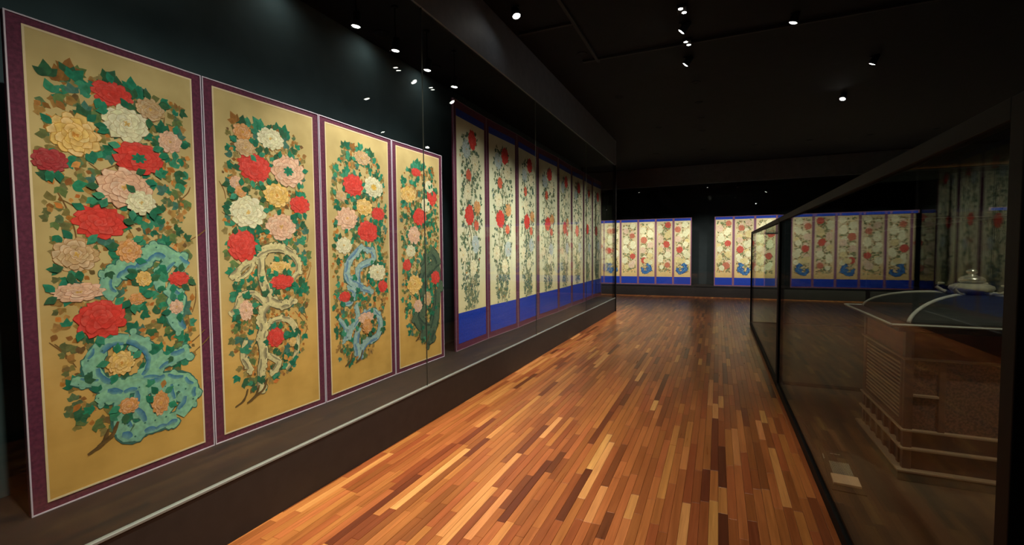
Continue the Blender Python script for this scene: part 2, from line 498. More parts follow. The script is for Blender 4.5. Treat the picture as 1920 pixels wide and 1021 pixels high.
def smooth_line(pts, sub):
    out = []
    n = len(pts)
    for i in range(n - 1):
        p0, p1, p2, p3 = pts[max(i - 1, 0)], pts[i], pts[i + 1], pts[min(i + 2, n - 1)]
        for k in range(sub):
            t = k / sub
            out.append(tuple(0.5 * ((2 * p1[j]) + (-p0[j] + p2[j]) * t + (2 * p0[j] - 5 * p1[j] + 4 * p2[j] - p3[j]) * t * t + (-p0[j] + 3 * p1[j] - 3 * p2[j] + p3[j]) * t ** 3) for j in (0, 1)))
    out.append(pts[-1])
    return out

FC = {'r': lin(206, 56, 46), 'd': lin(160, 46, 52), 'y': lin(220, 176, 84), 'w': lin(214, 208, 168), 'p': lin(216, 168, 136),
      't': lin(190, 152, 100), 'o': lin(206, 138, 62), 'b': lin(168, 184, 184), 'c': lin(226, 218, 178), 'q': lin(204, 92, 64)}
GREENS = [lin(42, 122, 94), lin(38, 106, 80), lin(60, 134, 104), lin(52, 94, 66), lin(98, 118, 70), lin(70, 112, 98)]
OLIVE = [lin(128, 116, 66), lin(104, 106, 66), lin(142, 124, 76), lin(150, 112, 62), lin(92, 112, 78), lin(168, 128, 72)]
EARTH = [lin(172, 112, 52), lin(140, 96, 50), lin(186, 130, 70), lin(118, 92, 56), lin(196, 118, 56)]

def petal(a, cls, cx, cz, ang, dist, ln, wd, rx, rz, ce, cc, line=None):
    """ruffled petal centred dist out from the heart"""
    ca, sa = math.cos(ang), math.sin(ang)
    pts = []
    n = 10
    for i in range(n):
        t = 2 * PI * i / n
        ru = 1 + (0.2 * a.r.uniform(-1, 1) if math.cos(t) > -0.2 else 0)
        u = dist + ln * math.cos(t) * ru; v = wd * math.sin(t) * ru
        pts.append((cx + rx * (u * ca - v * sa), cz + rz * (u * sa + v * ca)))
    u = dist - ln * .5
    if line:
        m = (sum(p[0] for p in pts) / n, sum(p[1] for p in pts) / n)
        a.poly(cls, [(m[0] + (p[0] - m[0]) * 1.1, m[1] + (p[1] - m[1]) * 1.1) for p in pts], line[:3])
    a.poly(cls, pts, ce[:3], cc[:3], (cx + rx * u * ca, cz + rz * u * sa))

def peony(a, x, z, rx, rz, code, det=3, cls=None):
    base = FC[code[0]]
    if cls is None:
        a.n = getattr(a, 'n', 0) + 1; cls = 'painted_blossom#%d' % a.n
    r = a.r
    rings = [(0.78, .36, .30, 11), (0.55, .34, .30, 9), (0.32, .28, .26, 7), (0.1, .22, .2, 4)][:det + 1]
    redlike = code[0] in 'rdqRQ'
    dk = mixc(base, (base[0] * .45, base[1] * .3, base[2] * .28), .8 if not redlike else .5)
    lt = mixc(base, (1, .95, .85), .25 if not redlike else .06)
    # dark outline wash beneath
    n = 18
    ph = r.random() * 6
    pts = [(x + rx * (.82 + .05 * math.sin(i * 3.1 + ph)) * math.cos(2 * PI * i / n), z + rz * (.82 + .05 * math.sin(i * 3.1 + ph)) * math.sin(2 * PI * i / n)) for i in range(n)]
    a.poly(cls, pts, mixc(base, dk, .55), base[:3])
    for k, (dist, ln, wd, n) in enumerate(rings):
        o = r.random() * 6
        for i in range(n):
            ang = o + 2 * PI * (i + r.uniform(-.15, .15)) / n
            ce = jit(mixc(base, lt, r.uniform(.2, 1)), .07, r)
            cc = jit(mixc(base, dk, r.uniform(.25, .6) if not redlike else r.uniform(.1, .3)), .06, r)
            petal(a, cls, x, z, ang, dist, ln, wd, rx, rz, ce, cc, mixc(base, dk, .75 if not redlike else .6) if det >= 2 else None)
    if len(code) > 1:
        cc = {'g': GREENS[0], 'y': FC['y']}[code[1]]
        for i in range(7):
            ang = 2 * PI * i / 7
            petal(a, cls, x, z, ang, .16, .2, .1, rx, rz, jit(cc, .15, r), mixc(cc, (0, 0, 0), .3))
    elif det >= 3 and not redlike:
        c2 = FC['y'] if code[0] != 'y' else FC['o']
        for i in range(6):
            petal(a, cls, x, z, r.random() * 6.3, .08, .1, .04, rx, rz, c2, dk)

def leaf(a, x, z, ln, ang, col, cls='painted_foliage', w=.34):
    ca, sa = math.cos(ang), math.sin(ang)
    if not (.075 < x + ln * ca < a.w - .075 and .075 < x < a.w - .075): return
    def T(u, v): return (x + ln * (u * ca - v * sa), z + ln * (u * sa + v * ca))
    b1 = a.r.uniform(-.06, .06)
    up = [T(0, 0), T(.25, w * .75), T(.5, w + b1), T(.72, w * .62), T(1.05, b1)]
    dn_ = [T(0, 0), T(1.05, b1), T(.72, -w * .62), T(.5, -w + b1), T(.25, -w * .75)]
    c2 = tuple(c * .8 for c in col[:3])
    # both halves share a coat: one fan about the midrib
    a.poly(cls, up[:-1] + dn_[1:], col[:3], mixc(col, c2, .8), T(.45, 0))

def spray(a, x, z, ln, ang, col, n=3, cls='painted_foliage', w=.34):
    for i in range(n):
        k = (i - (n - 1) / 2)
        leaf(a, x, z, ln * (1 if i == n // 2 else .8), ang + k * .85 + a.r.uniform(-.15, .15), jit(col, .16, a.r), cls, w)

def rock(a, strokes, main, dark, shade, dots=True, outline=1.18):
    cls = 'painted_rock'
    for pts, hw in strokes:
        a.strip(cls, pts, hw * outline, dark[:3], dark[:3], .12)
    lob = []
    for pts, hw in strokes:
        P = smooth_line(pts, 4)
        for i in range(len(P)):
            if a.r.random() < .62:
                p, q = P[max(i - 1, 0)], P[min(i + 1, len(P) - 1)]
                dx, dz = q[0] - p[0], q[1] - p[1]; d = math.hypot(dx, dz) or 1e-6
                o_ = hw * a.r.uniform(.55, .95) * a.r.choice((-1, 1)); r_ = hw * a.r.uniform(.35, .7)
                c = (P[i][0] - dz / d * o_, P[i][1] + dx / d * o_)
                lob.append([(c[0] + r_ * a.r.uniform(.8, 1.15) * math.cos(t * PI / 5), c[1] + r_ * a.r.uniform(.8, 1.15) * math.sin(t * PI / 5)) for t in range(10)] + [c])
    for l in lob:
        c = l[-1]; a.poly(cls, [(c[0] + (p[0] - c[0]) * 1.22, c[1] + (p[1] - c[1]) * 1.22) for p in l[:-1]], dark[:3])
    for l in lob: a.poly(cls, l[:-1], jit(main, .08, a.r), mixc(main, shade, .3))
    for pts, hw in strokes:
        a.strip(cls, pts, hw, main[:3], mixc(main, shade, .25), .1)
    for pts, hw in strokes:
        P = smooth_line(pts, 3)
        for i in range(1, len(P) - 2, 2):
            sgn = a.r.choice((-1, 1))
            p, q = P[i], P[min(i + 2, len(P) - 1)]
            dx, dz = q[0] - p[0], q[1] - p[1]; d = math.hypot(dx, dz) or 1e-6
            off = hw * .6 * sgn
            pa = (p[0] - dz / d * off, p[1] + dx / d * off); pb = (q[0] - dz / d * off, q[1] + dx / d * off)
            m = ((pa[0] + pb[0]) / 2 + dz / d * off * .3, (pa[1] + pb[1]) / 2 - dx / d * off * .3)
            if a.r.random() < .9:
                a.strip(cls, [pa, m, pb], hw * a.r.uniform(.2, .42), shade[:3], mixc(main, shade, .5), .1)
            if dots and a.r.random() < .7:
                c = (p[0] + dz / d * off * .8, p[1] - dx / d * off * .8); rr = hw * .12
                a.poly(cls, [(c[0] + rr * math.cos(t * PI / 3), c[1] + rr * math.sin(t * PI / 3)) for t in range(6)], dark[:3])

def foliage(a, region, n, ln, greens, earth=0.3, cls='painted_foliage', avoid=(), w=.34, k=3):
    """scatter sprays of leaves inside an outline region(z)->(x0,x1)"""
    z0, z1 = region['z']
    for _ in range(n):
        z = a.r.uniform(z0, z1)
        x0, x1 = region['x'](z)
        x = a.r.uniform(x0, x1)
        if a.r.random() < earth:
            leaf(a, x, z, ln * a.r.uniform(.5, .9), a.r.uniform(0, 6.3), jit(a.r.choice(EARTH), .2, a.r), cls, w)
        else:
            spray(a, x, z, ln * a.r.uniform(.7, 1.15), a.r.uniform(0, 6.3), a.r.choice(greens), a.r.choice((2, k, k)), cls, w)

def piece_wise(tab):
    def f(z):
        for (za, a0, a1), (zb, b0, b1) in zip(tab, tab[1:]):
            if za <= z <= zb:
                t = (z - za) / (zb - za); return a0 + (b0 - a0) * t, a1 + (b1 - a1) * t
        return tab[-1][1:]
    return f

# ------------------------------------------------------------------ panels
def rect_frame(x0, x1, z0, z1, t, y0, y1):
    return boxes((x0, x1, y0, y1, z0, z0 + t), (x0, x1, y0, y1, z1 - t, z1), (x0, x0 + t, y0, y1, z0 + t, z1 - t), (x1 - t, x1, y0, y1, z0 + t, z1 - t))

def make_panel(parent, xa, xb, ya, yb, h, silk, silkm, board, pipe, bands=(), edge=True):
    """panel from joint (xa,ya) to (xb,yb) in the screen's own frame"""
    wdt = math.hypot(xb - xa, yb - ya) - .006
    p = obj('panel', B(0, wdt, 0, .022, 0.0, h, bev=.002), board, parent)
    p.location = (xa + .003, ya, 0); p.rotation_euler = (0, 0, math.atan2(yb - ya, xb - xa))
    obj('edge_piping', rect_frame(0, wdt, 0.0, h, .006, -.0035, .004), pipe, p)
    m, z0, z1 = silk
    obj('silk_ground', B(m, wdt - m, -.002, .002, z0, z1), silkm, p)
    if edge:
        obj('silk_border', rect_frame(m - .004, wdt - m + .004, z0 - .004, z1 + .004, .009, -.003, .001), SILK_EDGE, p)
    for a, b, mm in bands:
        obj('silk_band', B(mm, wdt - mm, -.002, .002, a, b), BLUE, p)
    return p, wdt

DECKZ = 0.33
# ---- screen one: four tall golden panels
J1 = [0.965, 1.805, 2.668, 3.547, 4.384]
F1 = [
 [(0.383, 1.971, 0.079, 0.053, 'r'), (0.226, 1.736, 0.09, 0.09, 'y'), (0.439, 1.837, 0.095, 0.082, 'w'), (0.648, 1.789, 0.055, 0.053, 'p'), (0.488, 1.67, 0.104, 0.075, 'rg'), (0.128, 1.599, 0.059, 0.048, 'd'), (0.419, 1.509, 0.113, 0.09, 'p'), (0.488, 1.439, 0.062, 0.056, 'w'), (0.306, 1.328, 0.099, 0.073, 'r'), (0.206, 1.169, 0.08, 0.076, 't'), (0.425, 1.186, 0.052, 0.055, 'o'), (0.209, 0.991, 0.091, 0.041, 'p'), (0.293, 0.849, 0.095, 0.084, 'r'), (0.487, 1.039, 0.035, 0.037, 'y'), (0.665, 1.029, 0.051, 0.036, 'r'), (0.367, 0.614, 0.055, 0.055, 'y'), (0.392, 0.385, 0.042, 0.039, 'o'), (0.542, 0.353, 0.039, 0.059, 'o'), (0.554, 1.941, 0.064, 0.051, 't'), (0.645, 0.87, 0.034, 0.036, 'p'), (0.451, 0.934, 0.034, 0.028, 'o')],
 [(0.32, 1.73, 0.104, 0.087, 'r'), (0.445, 1.943, 0.091, 0.065, 'w'), (0.578, 1.744, 0.121, 0.098, 'pg'), (0.476, 1.565, 0.089, 0.073, 'y'), (0.666, 1.515, 0.075, 0.058, 'r'), (0.258, 1.436, 0.116, 0.09, 'w'), (0.507, 1.35, 0.104, 0.082, 'p'), (0.216, 1.215, 0.088, 0.089, 'r'), (0.244, 1.943, 0.059, 0.051, 'o'), (0.191, 1.612, 0.043, 0.04, 'p'), (0.215, 1.564, 0.036, 0.034, 'o'), (0.258, 1.848, 0.067, 0.048, 't'), (0.502, 0.967, 0.082, 0.045, 'r'), (0.226, 0.798, 0.044, 0.059, 'p'), (0.436, 0.591, 0.059, 0.059, 'r'), (0.57, 0.533, 0.027, 0.031, 'y'), (0.488, 1.072, 0.077, 0.037, 'y')],
 [(0.354, 1.726, 0.105, 0.084, 'r'), (0.61, 1.74, 0.112, 0.08, 'wy'), (0.482, 1.556, 0.092, 0.064, 'y'), (0.666, 1.509, 0.079, 0.052, 'r'), (0.272, 1.443, 0.108, 0.083, 'p'), (0.522, 1.347, 0.114, 0.083, 'r'), (0.229, 1.224, 0.082, 0.061, 'w'), (0.47, 1.971, 0.091, 0.054, 't'), (0.213, 1.623, 0.058, 0.039, 't'), (0.634, 0.989, 0.1, 0.067, 'w'), (0.226, 0.807, 0.059, 0.039, 'r'), (0.706, 0.859, 0.059, 0.049, 'r'), (0.477, 0.602, 0.093, 0.042, 'p'), (0.488, 0.526, 0.06, 0.056, 'o')],
 [(0.362, 1.965, 0.072, 0.037, 'r'), (0.232, 1.73, 0.103, 0.073, 'y'), (0.631, 1.747, 0.08, 0.085, 'r'), (0.413, 1.525, 0.102, 0.076, 'r'), (0.316, 1.333, 0.089, 0.08, 'p'), (0.194, 1.037, 0.06, 0.052, 'r'), (0.677, 0.889, 0.072, 0.063, 'r'), (0.31, 0.84, 0.108, 0.086, 'y'), (0.358, 0.619, 0.064, 0.06, 'p'), (0.584, 1.848, 0.069, 0.056, 'w'), (0.52, 1.648, 0.067, 0.066, 'w'), (0.53, 0.673, 0.059, 0.067, 't'), (0.258, 1.178, 0.07, 0.053, 'w')]]
S1 = [
 [([(0.339, 1.053), (0.398, 1.104), (0.471, 1.13), (0.549, 1.186), (0.628, 1.156), (0.711, 1.093)], 0.035), ([(0.328, 1.067), (0.321, 1.001), (0.357, 0.957)], 0.026), ([(0.656, 1.155), (0.571, 1.069), (0.567, 0.967)], 0.026), ([(0.594, 0.98), (0.661, 0.914), (0.629, 0.827), (0.668, 0.73)], 0.034), ([(0.406, 0.731), (0.315, 0.734), (0.258, 0.678), (0.245, 0.602), (0.284, 0.526), (0.373, 0.483), (0.458, 0.493), (0.512, 0.581), (0.49, 0.673), (0.407, 0.739)], 0.033), ([(0.162, 0.572), (0.263, 0.537)], 0.021), ([(0.511, 0.552), (0.606, 0.59), (0.707, 0.6)], 0.032), ([(0.468, 0.447), (0.574, 0.472), (0.685, 0.418), (0.696, 0.337), (0.635, 0.254)], 0.042), ([(0.372, 0.461), (0.355, 0.341), (0.387, 0.24), (0.46, 0.248), (0.538, 0.244), (0.621, 0.252)], 0.039), ([(0.457, 0.479), (0.445, 0.368), (0.499, 0.258)], 0.032), ([(0.574, 0.472), (0.597, 0.351), (0.539, 0.265)], 0.026), ([(0.259, 0.44), (0.304, 0.466), (0.36, 0.445)], 0.026), ([(0.435, 0.542), (0.549, 0.514)], 0.028)],
 [([(0.129, 1.01), (0.189, 1.062), (0.283, 1.13), (0.366, 1.188), (0.486, 1.203), (0.593, 1.156), (0.646, 1.06), (0.587, 0.983)], 0.027), ([(0.349, 1.173), (0.343, 1.027), (0.373, 0.921), (0.403, 0.844), (0.525, 0.8), (0.581, 0.842)], 0.032), ([(0.403, 0.844), (0.334, 0.763), (0.347, 0.672), (0.328, 0.601), (0.34, 0.495), (0.319, 0.38), (0.306, 0.242)], 0.032), ([(0.12, 0.776), (0.166, 0.826), (0.198, 0.893), (0.291, 0.899), (0.369, 0.818)], 0.022), ([(0.381, 0.697), (0.485, 0.712), (0.575, 0.668), (0.609, 0.551), (0.585, 0.412), (0.508, 0.35)], 0.022), ([(0.217, 0.606), (0.198, 0.495), (0.256, 0.395)], 0.022), ([(0.34, 0.495), (0.456, 0.409), (0.384, 0.334)], 0.023), ([(0.283, 1.116), (0.265, 1.059), (0.172, 0.993)], 0.014)],
 [([(0.457, 1.226), (0.285, 1.093), (0.261, 0.962), (0.361, 0.897), (0.467, 0.843)], 0.029), ([(0.456, 1.196), (0.568, 1.18), (0.588, 1.101), (0.408, 1.045), (0.383, 0.925), (0.445, 0.86), (0.579, 0.818)], 0.025), ([(0.258, 0.875), (0.338, 0.839), (0.273, 0.741), (0.158, 0.811)], 0.018), ([(0.355, 0.732), (0.372, 0.609), (0.287, 0.532), (0.263, 0.447)], 0.025), ([(0.372, 0.609), (0.573, 0.645), (0.664, 0.537), (0.613, 0.416), (0.451, 0.382), (0.382, 0.257)], 0.027), ([(0.369, 0.519), (0.344, 0.402), (0.382, 0.257)], 0.029), ([(0.152, 0.639), (0.227, 0.541), (0.203, 0.428)], 0.017)],
 [([(0.599, 1.196), (0.731, 1.061), (0.56, 0.971), (0.428, 0.849), (0.486, 0.66), (0.417, 0.483), (0.475, 0.288)], 0.053), ([(0.725, 0.829), (0.682, 0.543), (0.572, 0.272), (0.505, 0.227)], 0.055), ([(0.296, 0.535), (0.415, 0.409), (0.608, 0.342)], 0.05), ([(0.564, 1.121), (0.432, 0.995)], 0.039), ([(0.73, 1.022), (0.723, 0.752)], 0.037)]]
ROCKS = [(lin(132, 182, 148), lin(56, 104, 96), lin(56, 108, 150)), (lin(206, 192, 142), lin(84, 78, 60), lin(112, 104, 84)),
         (lin(150, 176, 166), lin(74, 106, 116), lin(78, 114, 154)), (lin(84, 102, 80), lin(42, 56, 48), lin(46, 64, 56))]
REG1 = [
 [(0.27, .34, .40), (.36, .16, .70), (.6, .12, .73), (1.2, .11, .74), (1.6, .08, .74), (1.85, .1, .74), (1.98, .13, .72), (2.03, .22, .6)],
 [(.26, .26, .36), (.36, .16, .6), (.6, .12, .72), (1.2, .12, .72), (1.6, .11, .72), (1.85, .12, .72), (1.98, .16, .7), (2.02, .22, .66)],
 [(.25, .3, .42), (.33, .14, .62), (.6, .11, .76), (1.2, .11, .78), (1.6, .12, .78), (1.85, .13, .74), (1.98, .2, .68), (2.04, .28, .52)],
 [(.22, .45, .55), (.36, .2, .7), (.6, .13, .76), (1.2, .12, .78), (1.7, .12, .76), (1.9, .14, .74), (2.0, .3, .66), (2.05, .36, .42)]]
scr = empty('folding_screen', (-2.79, J1[0], DECKZ), PI / 2)
tag(scr, 'four-panel folding screen of peonies and rocks on golden silk, plum borders', 'folding screen')
for i in range(4):
    ya, yb = (0.008 if i % 2 else -0.008), (-0.008 if i % 2 else 0.008)
    pn, wd = make_panel(scr, J1[i] - J1[0], J1[i + 1] - J1[0], ya, yb, 2.215, (.06, .045, 2.172), SILK1, PURPLE, PIPING)
    pn['label'] = ['nearest golden panel with turquoise rock at its foot', 'golden panel with pierced cream rock', 'golden panel with pale blue rock', 'golden panel with dark green rock'][i]
    a = Art(wd, 2.215, 100 + i)
    reg = {'z': (REG1[i][0][0], REG1[i][-1][0]), 'x': piece_wise(REG1[i])}
    # twigs under everything
    for k in range(34):
        z = a.r.uniform(.4, 1.95); x0, x1 = reg['x'](z); x = a.r.uniform(x0, x1)
        an = a.r.uniform(.6, 2.5); l = a.r.uniform(.08, .2)
        a.strip('painted_twig', [(x, z), (x + l * .5 * math.cos(an) + .01, z + l * .5 * math.sin(an)), (x + l * math.cos(an), z + l * math.sin(an))], .0035, mixc(EARTH[1], (0, 0, 0), .3), EARTH[3][:3])
    foliage(a, reg, 760, .04, OLIVE, .35, w=.42)
    foliage(a, reg, 300, .054, GREENS, .25)
    for k in range(10):                                   # shoots over the top of the bush
        z = reg['z'][1] - a.r.uniform(0, .06); x0, x1 = reg['x'](z)
        spray(a, a.r.uniform(x0, x1), z, .07, a.r.uniform(.8, 2.3), a.r.choice(GREENS[:4] + EARTH[1:2]), 3)
    rk = ROCKS[i]
    rock(a, [(p, h * (1.15, 1.0, 1.15, 1.2)[i]) for p, h in S1[i]], *rk)
    foliage(a, reg, 40, .055, GREENS[:4], .15)
    # earth shadow and roots under the rock
    for x, z in {0: [(.30, .235), (.34, .26)], 1: [(.22, .225), (.30, .23), (.36, .26)], 2: [(.3, .27), (.42, .27)], 3: [(.4, .3), (.55, .25)]}[i]:
        a.strip('painted_twig', [(x - .09, z - .035), (x - .03, z - .005), (x, z + .06)], .009, lin(84, 66, 40)[:3], lin(110, 84, 48)[:3], .3)
    for f in F1[i]: peony(a, *f)
    for x, z, rx, rz, c in F1[i]:                          # leaves tucked round each bloom
        for k in range(4):
            an = a.r.uniform(0, 6.3)
            leaf(a, x + rx * .98 * math.cos(an), z + rz * .98 * math.sin(an), .055, an + a.r.uniform(-.9, .9), jit(a.r.choice(GREENS[:4]), .15, a.r))
    a.build(pn)

# ---- screen two: eight narrow ivory panels with blue bands
J2 = [4.63, 5.505, 6.462, 7.395, 8.44, 9.384, 10.25, 11.12, 11.98]
scr2 = empty('folding_screen', (-2.79, J2[0], DECKZ), PI / 2)
tag(scr2, 'tall eight-panel folding screen of slender peony sprays on ivory silk with blue bands', 'folding screen')
DG = [lin(92, 112, 88), lin(74, 98, 78), lin(112, 126, 100), lin(86, 108, 96), lin(124, 128, 96)]
FL2 = [(.487, 2.515, .095, .105, 'r'), (.283, 2.378, .095, .1, 'b'), (.55, 2.277, .09, .1, 'c'), (.342, 2.113, .06, .07, 'q'), (.322, 1.873, .09, .09, 'c'), (.594, 1.741, .085, .085, 'o'),
       (.369, 1.618, .105, .11, 'r'), (.559, 1.476, .06, .06, 'q'), (.22, 1.143, .08, .09, 'c'), (.552, 1.227, .09, .1, 'b'), (.462, .973, .085, .09, 'c')]
XC2 = [(.44, .40), (.6, .42), (.9, .40), (1.3, .42), (1.8, .42), (2.3, .40), (2.62, .38)]
def slender(wd, seed, k):
    a = Art(wd, 2.93, seed)
    s = wd / .87
    reg = {'z': (.5, 2.6), 'x': piece_wise([(.5, .26 * s, .56 * s), (.75, .18 * s, .62 * s), (1.3, .14 * s, .7 * s), (2.3, .14 * s, .7 * s), (2.5, .2 * s, .6 * s), (2.64, .28 * s, .42 * s)])}
    for q in range(9):                                   # stems rising from the foot
        x = a.r.uniform(.3, .52) * s
        pts = [(x, .45)]; zz = .45
        while zz < a.r.uniform(1.3, 2.6):
            zz += .22; pts.append((min(max(x + a.r.uniform(-.11, .11), .1), wd - .1), zz))
        a.strip('painted_stem', pts, .006, lin(98, 96, 70)[:3], lin(122, 116, 84)[:3])
    foliage(a, reg, 320, .055, DG, .05, w=.24)
    foliage(a, {'z': (.46, .95), 'x': lambda z: (.24 * s, .58 * s)}, 70, .07, DG[2:], .1, w=.16)
    for (x, z, rx, rz, c) in FL2:
        if k > 3 and c in 'oq' and a.r.random() < .6: c = 'c'
        peony(a, x * s + a.r.uniform(-.03, .03), z + a.r.uniform(-.05, .05), rx * s, rz, c, 3)
        for q in range(5):
            an = a.r.uniform(0, 6.3)
            leaf(a, x * s + rx * .95 * math.cos(an), z + rz * .95 * math.sin(an), .06, an + a.r.uniform(-.6, .6), jit(a.r.choice(DG[:2]), .15, a.r), w=.24)
    return a
for i in range(8):
    ya, yb = (0.012 if i % 2 else -0.012), (-0.012 if i % 2 else 0.012)
    pn, wd = make_panel(scr2, J2[i] - J2[0], J2[i + 1] - J2[0], ya, yb, 2.915, (.066, .44, 2.732), SILK2, PURPLE, PIPING2,
                        bands=((.08, .44, .066), (2.732, 2.82, .066)), edge=False)
    slender(wd, 300 + i, i).build(pn)

# ---- far screens: straw silk, packed pale peonies, blue rocks on alternate panels
FG = [lin(128, 132, 92), lin(108, 118, 82), lin(144, 142, 106), lin(138, 122, 84), lin(150, 124, 92)]
FC.update({'R': lin(186, 76, 62), 'Q': lin(184, 104, 80), 'Y': lin(214, 192, 128), 'P': lin(214, 180, 152)})
def packed(wd, seed, with_rock, flip=False):
    a = Art(wd, 2.2, seed)
    reg = {'z': (.42, 2.05), 'x': lambda z: (.07, wd - .07)}
    foliage(a, reg, 330, .055, FG, .25, w=.36)
    if with_rock:
        f = (lambda x: wd - x) if flip else (lambda x: x)
        st = [([(f(.16), .66), (f(.22), .70), (f(.19), .60), (f(.17), .52), (f(.26), .43), (f(.34), .40), (f(.42), .46), (f(.44), .56)], .045),
              ([(f(.12), .5), (f(.2), .47)], .03), ([(f(.2), .66), (f(.3), .66)], .025), ([(f(.24), .56), (f(.3), .5)], .026)]
        rock(a, st, lin(48, 86, 146), lin(24, 44, 92), lin(92, 140, 180), False)
    z = 1.98
    i = 0
    while z > (.78 if with_rock else .5):
        x = wd * (.3 if i % 2 else .68) + a.r.uniform(-.04, .04)
        c = a.r.choice('ccwPcY') if i % 4 != seed % 4 else a.r.choice('RRQ')
        rr = a.r.uniform(.075, .1)
        peony(a, x, z, rr, rr * 1.05, c, 2, 'painted_flowers')
        x2 = wd - x + a.r.uniform(-.03, .03)
        peony(a, x2, z - .07, rr * .75, rr * .8, a.r.choice('ccYwPw'), 1, 'painted_flowers')
        z -= a.r.uniform(.14, .19); i += 1
    if with_rock: peony(a, wd * .5, .8, .1, .075, 'Y', 2, 'painted_flowers')
    return a
def far_screen(joints, label, seed, start=0, depths=None, last_turn=0.0):
    e = empty('folding_screen', (joints[0], 16.2, DECKZ)); tag(e, label, 'folding screen', None)
    for i in range(len(joints) - 1):
        ya, yb = (0.012 if i % 2 else -0.012), (-0.012 if i % 2 else 0.012)
        if last_turn and i == len(joints) - 2: yb = ya + last_turn
        pn, wd = make_panel(e, joints[i] - joints[0], joints[i + 1] - joints[0], ya, yb, 2.2, (.032, .265, 2.105), SILK3, PURPLE2, PIPING2,
                            bands=((.03, .265, .026), (2.105, 2.185, .026)), edge=False)
        packed(wd, seed + i, (i + start) % 2 == 0, a_flip(seed, i)).build(pn)
    return e
def a_flip(seed, i): return (seed // 100) % 2 == 1 and i > 1
far_screen([-4.24, -3.665, -3.085, -2.495, -1.92, -1.36, -0.795], 'pale peony folding screen on far wall beside the long showcase corner', 500, 1)
far_screen([-0.12, 0.435, 1.03, 1.625, 2.0], 'far wall peony screen right of the dark gap, its last panel turned back', 600, 1, last_turn=.38)
far_screen([2.06, 2.62, 3.22, 3.8, 4.4, 5.03], 'five-panel pale peony screen seen through the freestanding glass case', 700, 0)
far_screen([6.45, 7.03, 7.61, 8.2, 8.78], 'rightmost pale peony screen on far wall, seen past the palanquin top', 800, 0)

# ------------------------------------------------------------------ lamps placed
# visible cans hung between glass and screen in the left showcase
ords = ['first', 'second', 'third', 'fourth']
for i, y in enumerate([2.80, 3.27, 3.74, 4.23]):
    spotlight((-2.515, y, 3.2), (-2.79, y - .1, 0.75),
              '%s small lit spotlight from the left in the row above the golden screen' % ords[i],
              'lamps in the left showcase', W_CASE, 95, 0.9, NEUT, SZ, .8)
def recessed(loc, target, watts, label, group, angle=60, col=NEUT, blend=.9):
    """lamp added for brightness, dressed as a downlight: trim ring and dark baffle, no glare towards the room"""
    e = empty('added_downlight', loc); tag(e, label, 'downlight', group)
    r = bmesh.new(); lathe(r, [(.06, 0), (.075, 0), (.075, -.006), (.06, -.006), (.045, -.001)], 20)
    obj('trim_ring', r, CEIL, e, True)
    spot_light('lamp', Vector(loc) + Vector((0, 0, -.012)), target, watts, angle, blend, col, e, .04)
for y in (1.35, 2.2, 3.05, 3.9):  # added unseen lamps that carry the light on the golden screen
    recessed((-0.35, y, CZ - .001), (-2.79, y, 1.45), W_WASH1, 'added ceiling wallwasher facing the golden screen', 'added wallwashers before the golden screen', 52)
for i, y in enumerate((5.0, 8.0, 9.1, 10.2, 11.3)):  # lamps put in to brighten the ivory screen beside the visible spotlights
    recessed((-0.35, y, CZ - .001), (-2.79, y + .1, 1.2), W_WASH2, 'added ceiling wallwasher facing the long ivory screen', 'added wallwashers before the long screen', 52)
for i in range(11):  # extra lamps, added to light the far screens
    x = -4.0 + i * 1.2
    recessed((x, 13.4, CZ - .001), (x, 16.2, 1.4), W_FAR, 'added ceiling wallwasher facing the far screens', 'added wallwashers before the far screens', 46)
for y in (0.6, 1.6, 2.6, 3.6, 4.5):  # lamps added behind the screen to lift the teal lining
    recessed((-2.93, y, SZ - .001), (-3.3, y, 2.6), 2.4, 'added soffit lamp behind the golden screen', 'added soffit lamps on the showcase lining', 160)
# ceiling spotlights in view
cs = [((-2.02, 4.72), (-0.7, 3.7, 0), 'brightest ceiling spotlight next to the charcoal fascia', .6 * W_FLOOR),
      ((-0.42, 5.86), (-2.79, 6.0, 1.2), 'round bright ceiling spotlight at top centre', W_WASH2),
      ((-0.44, 6.91), (-2.79, 7.0, 1.2), 'round ceiling spotlight just below the top centre one', W_WASH2),
      ((0.74, 6.16), (-0.4, 6.4, 0), 'slanted ceiling spotlight near the top edge right of centre', .25 * W_FLOOR),
      ((1.91, 7.98), (0.2, 9.0, 0), 'rightmost ceiling spotlight above the glass case', .25 * W_FLOOR),
      ((1.90, 9.61), (0.6, 7.6, 0), 'lower small slanted ceiling spotlight above the far glass case', .25 * W_FLOOR)]
for (x, y), t, lab, wt in cs:
    spotlight((x, y, CZ - .1), t, lab, 'ceiling spotlights', wt, 50, .9, WARM if t[2] == 0 else NEUT)
for (x, y), t, k in (((-1.6, 0.8), (-2.0, 1.4), 1.9), ((-1.6, 2.4), (-2.1, 2.6), 1.5), ((-1.7, 4.2), (-2.1, 4.3), .8), ((-1.7, 6.2), (-2.0, 6.2), .5), ((-1.6, 8.2), (-1.9, 8.2), .6), ((-1.2, 10.6), (-1.4, 10.8), .7), ((0.15, 1.2), (0.1, 2.2), .35), ((0.1, 3.4), (0.0, 3.8), .22)):  # unseen lamps added to brighten the floor
    recessed((x, y, CZ - .001), (t[0], t[1], 0), W_FLOOR * k, 'added lamp in the black ceiling over the walkway', 'added walkway ceiling lamps', 62, WARM)
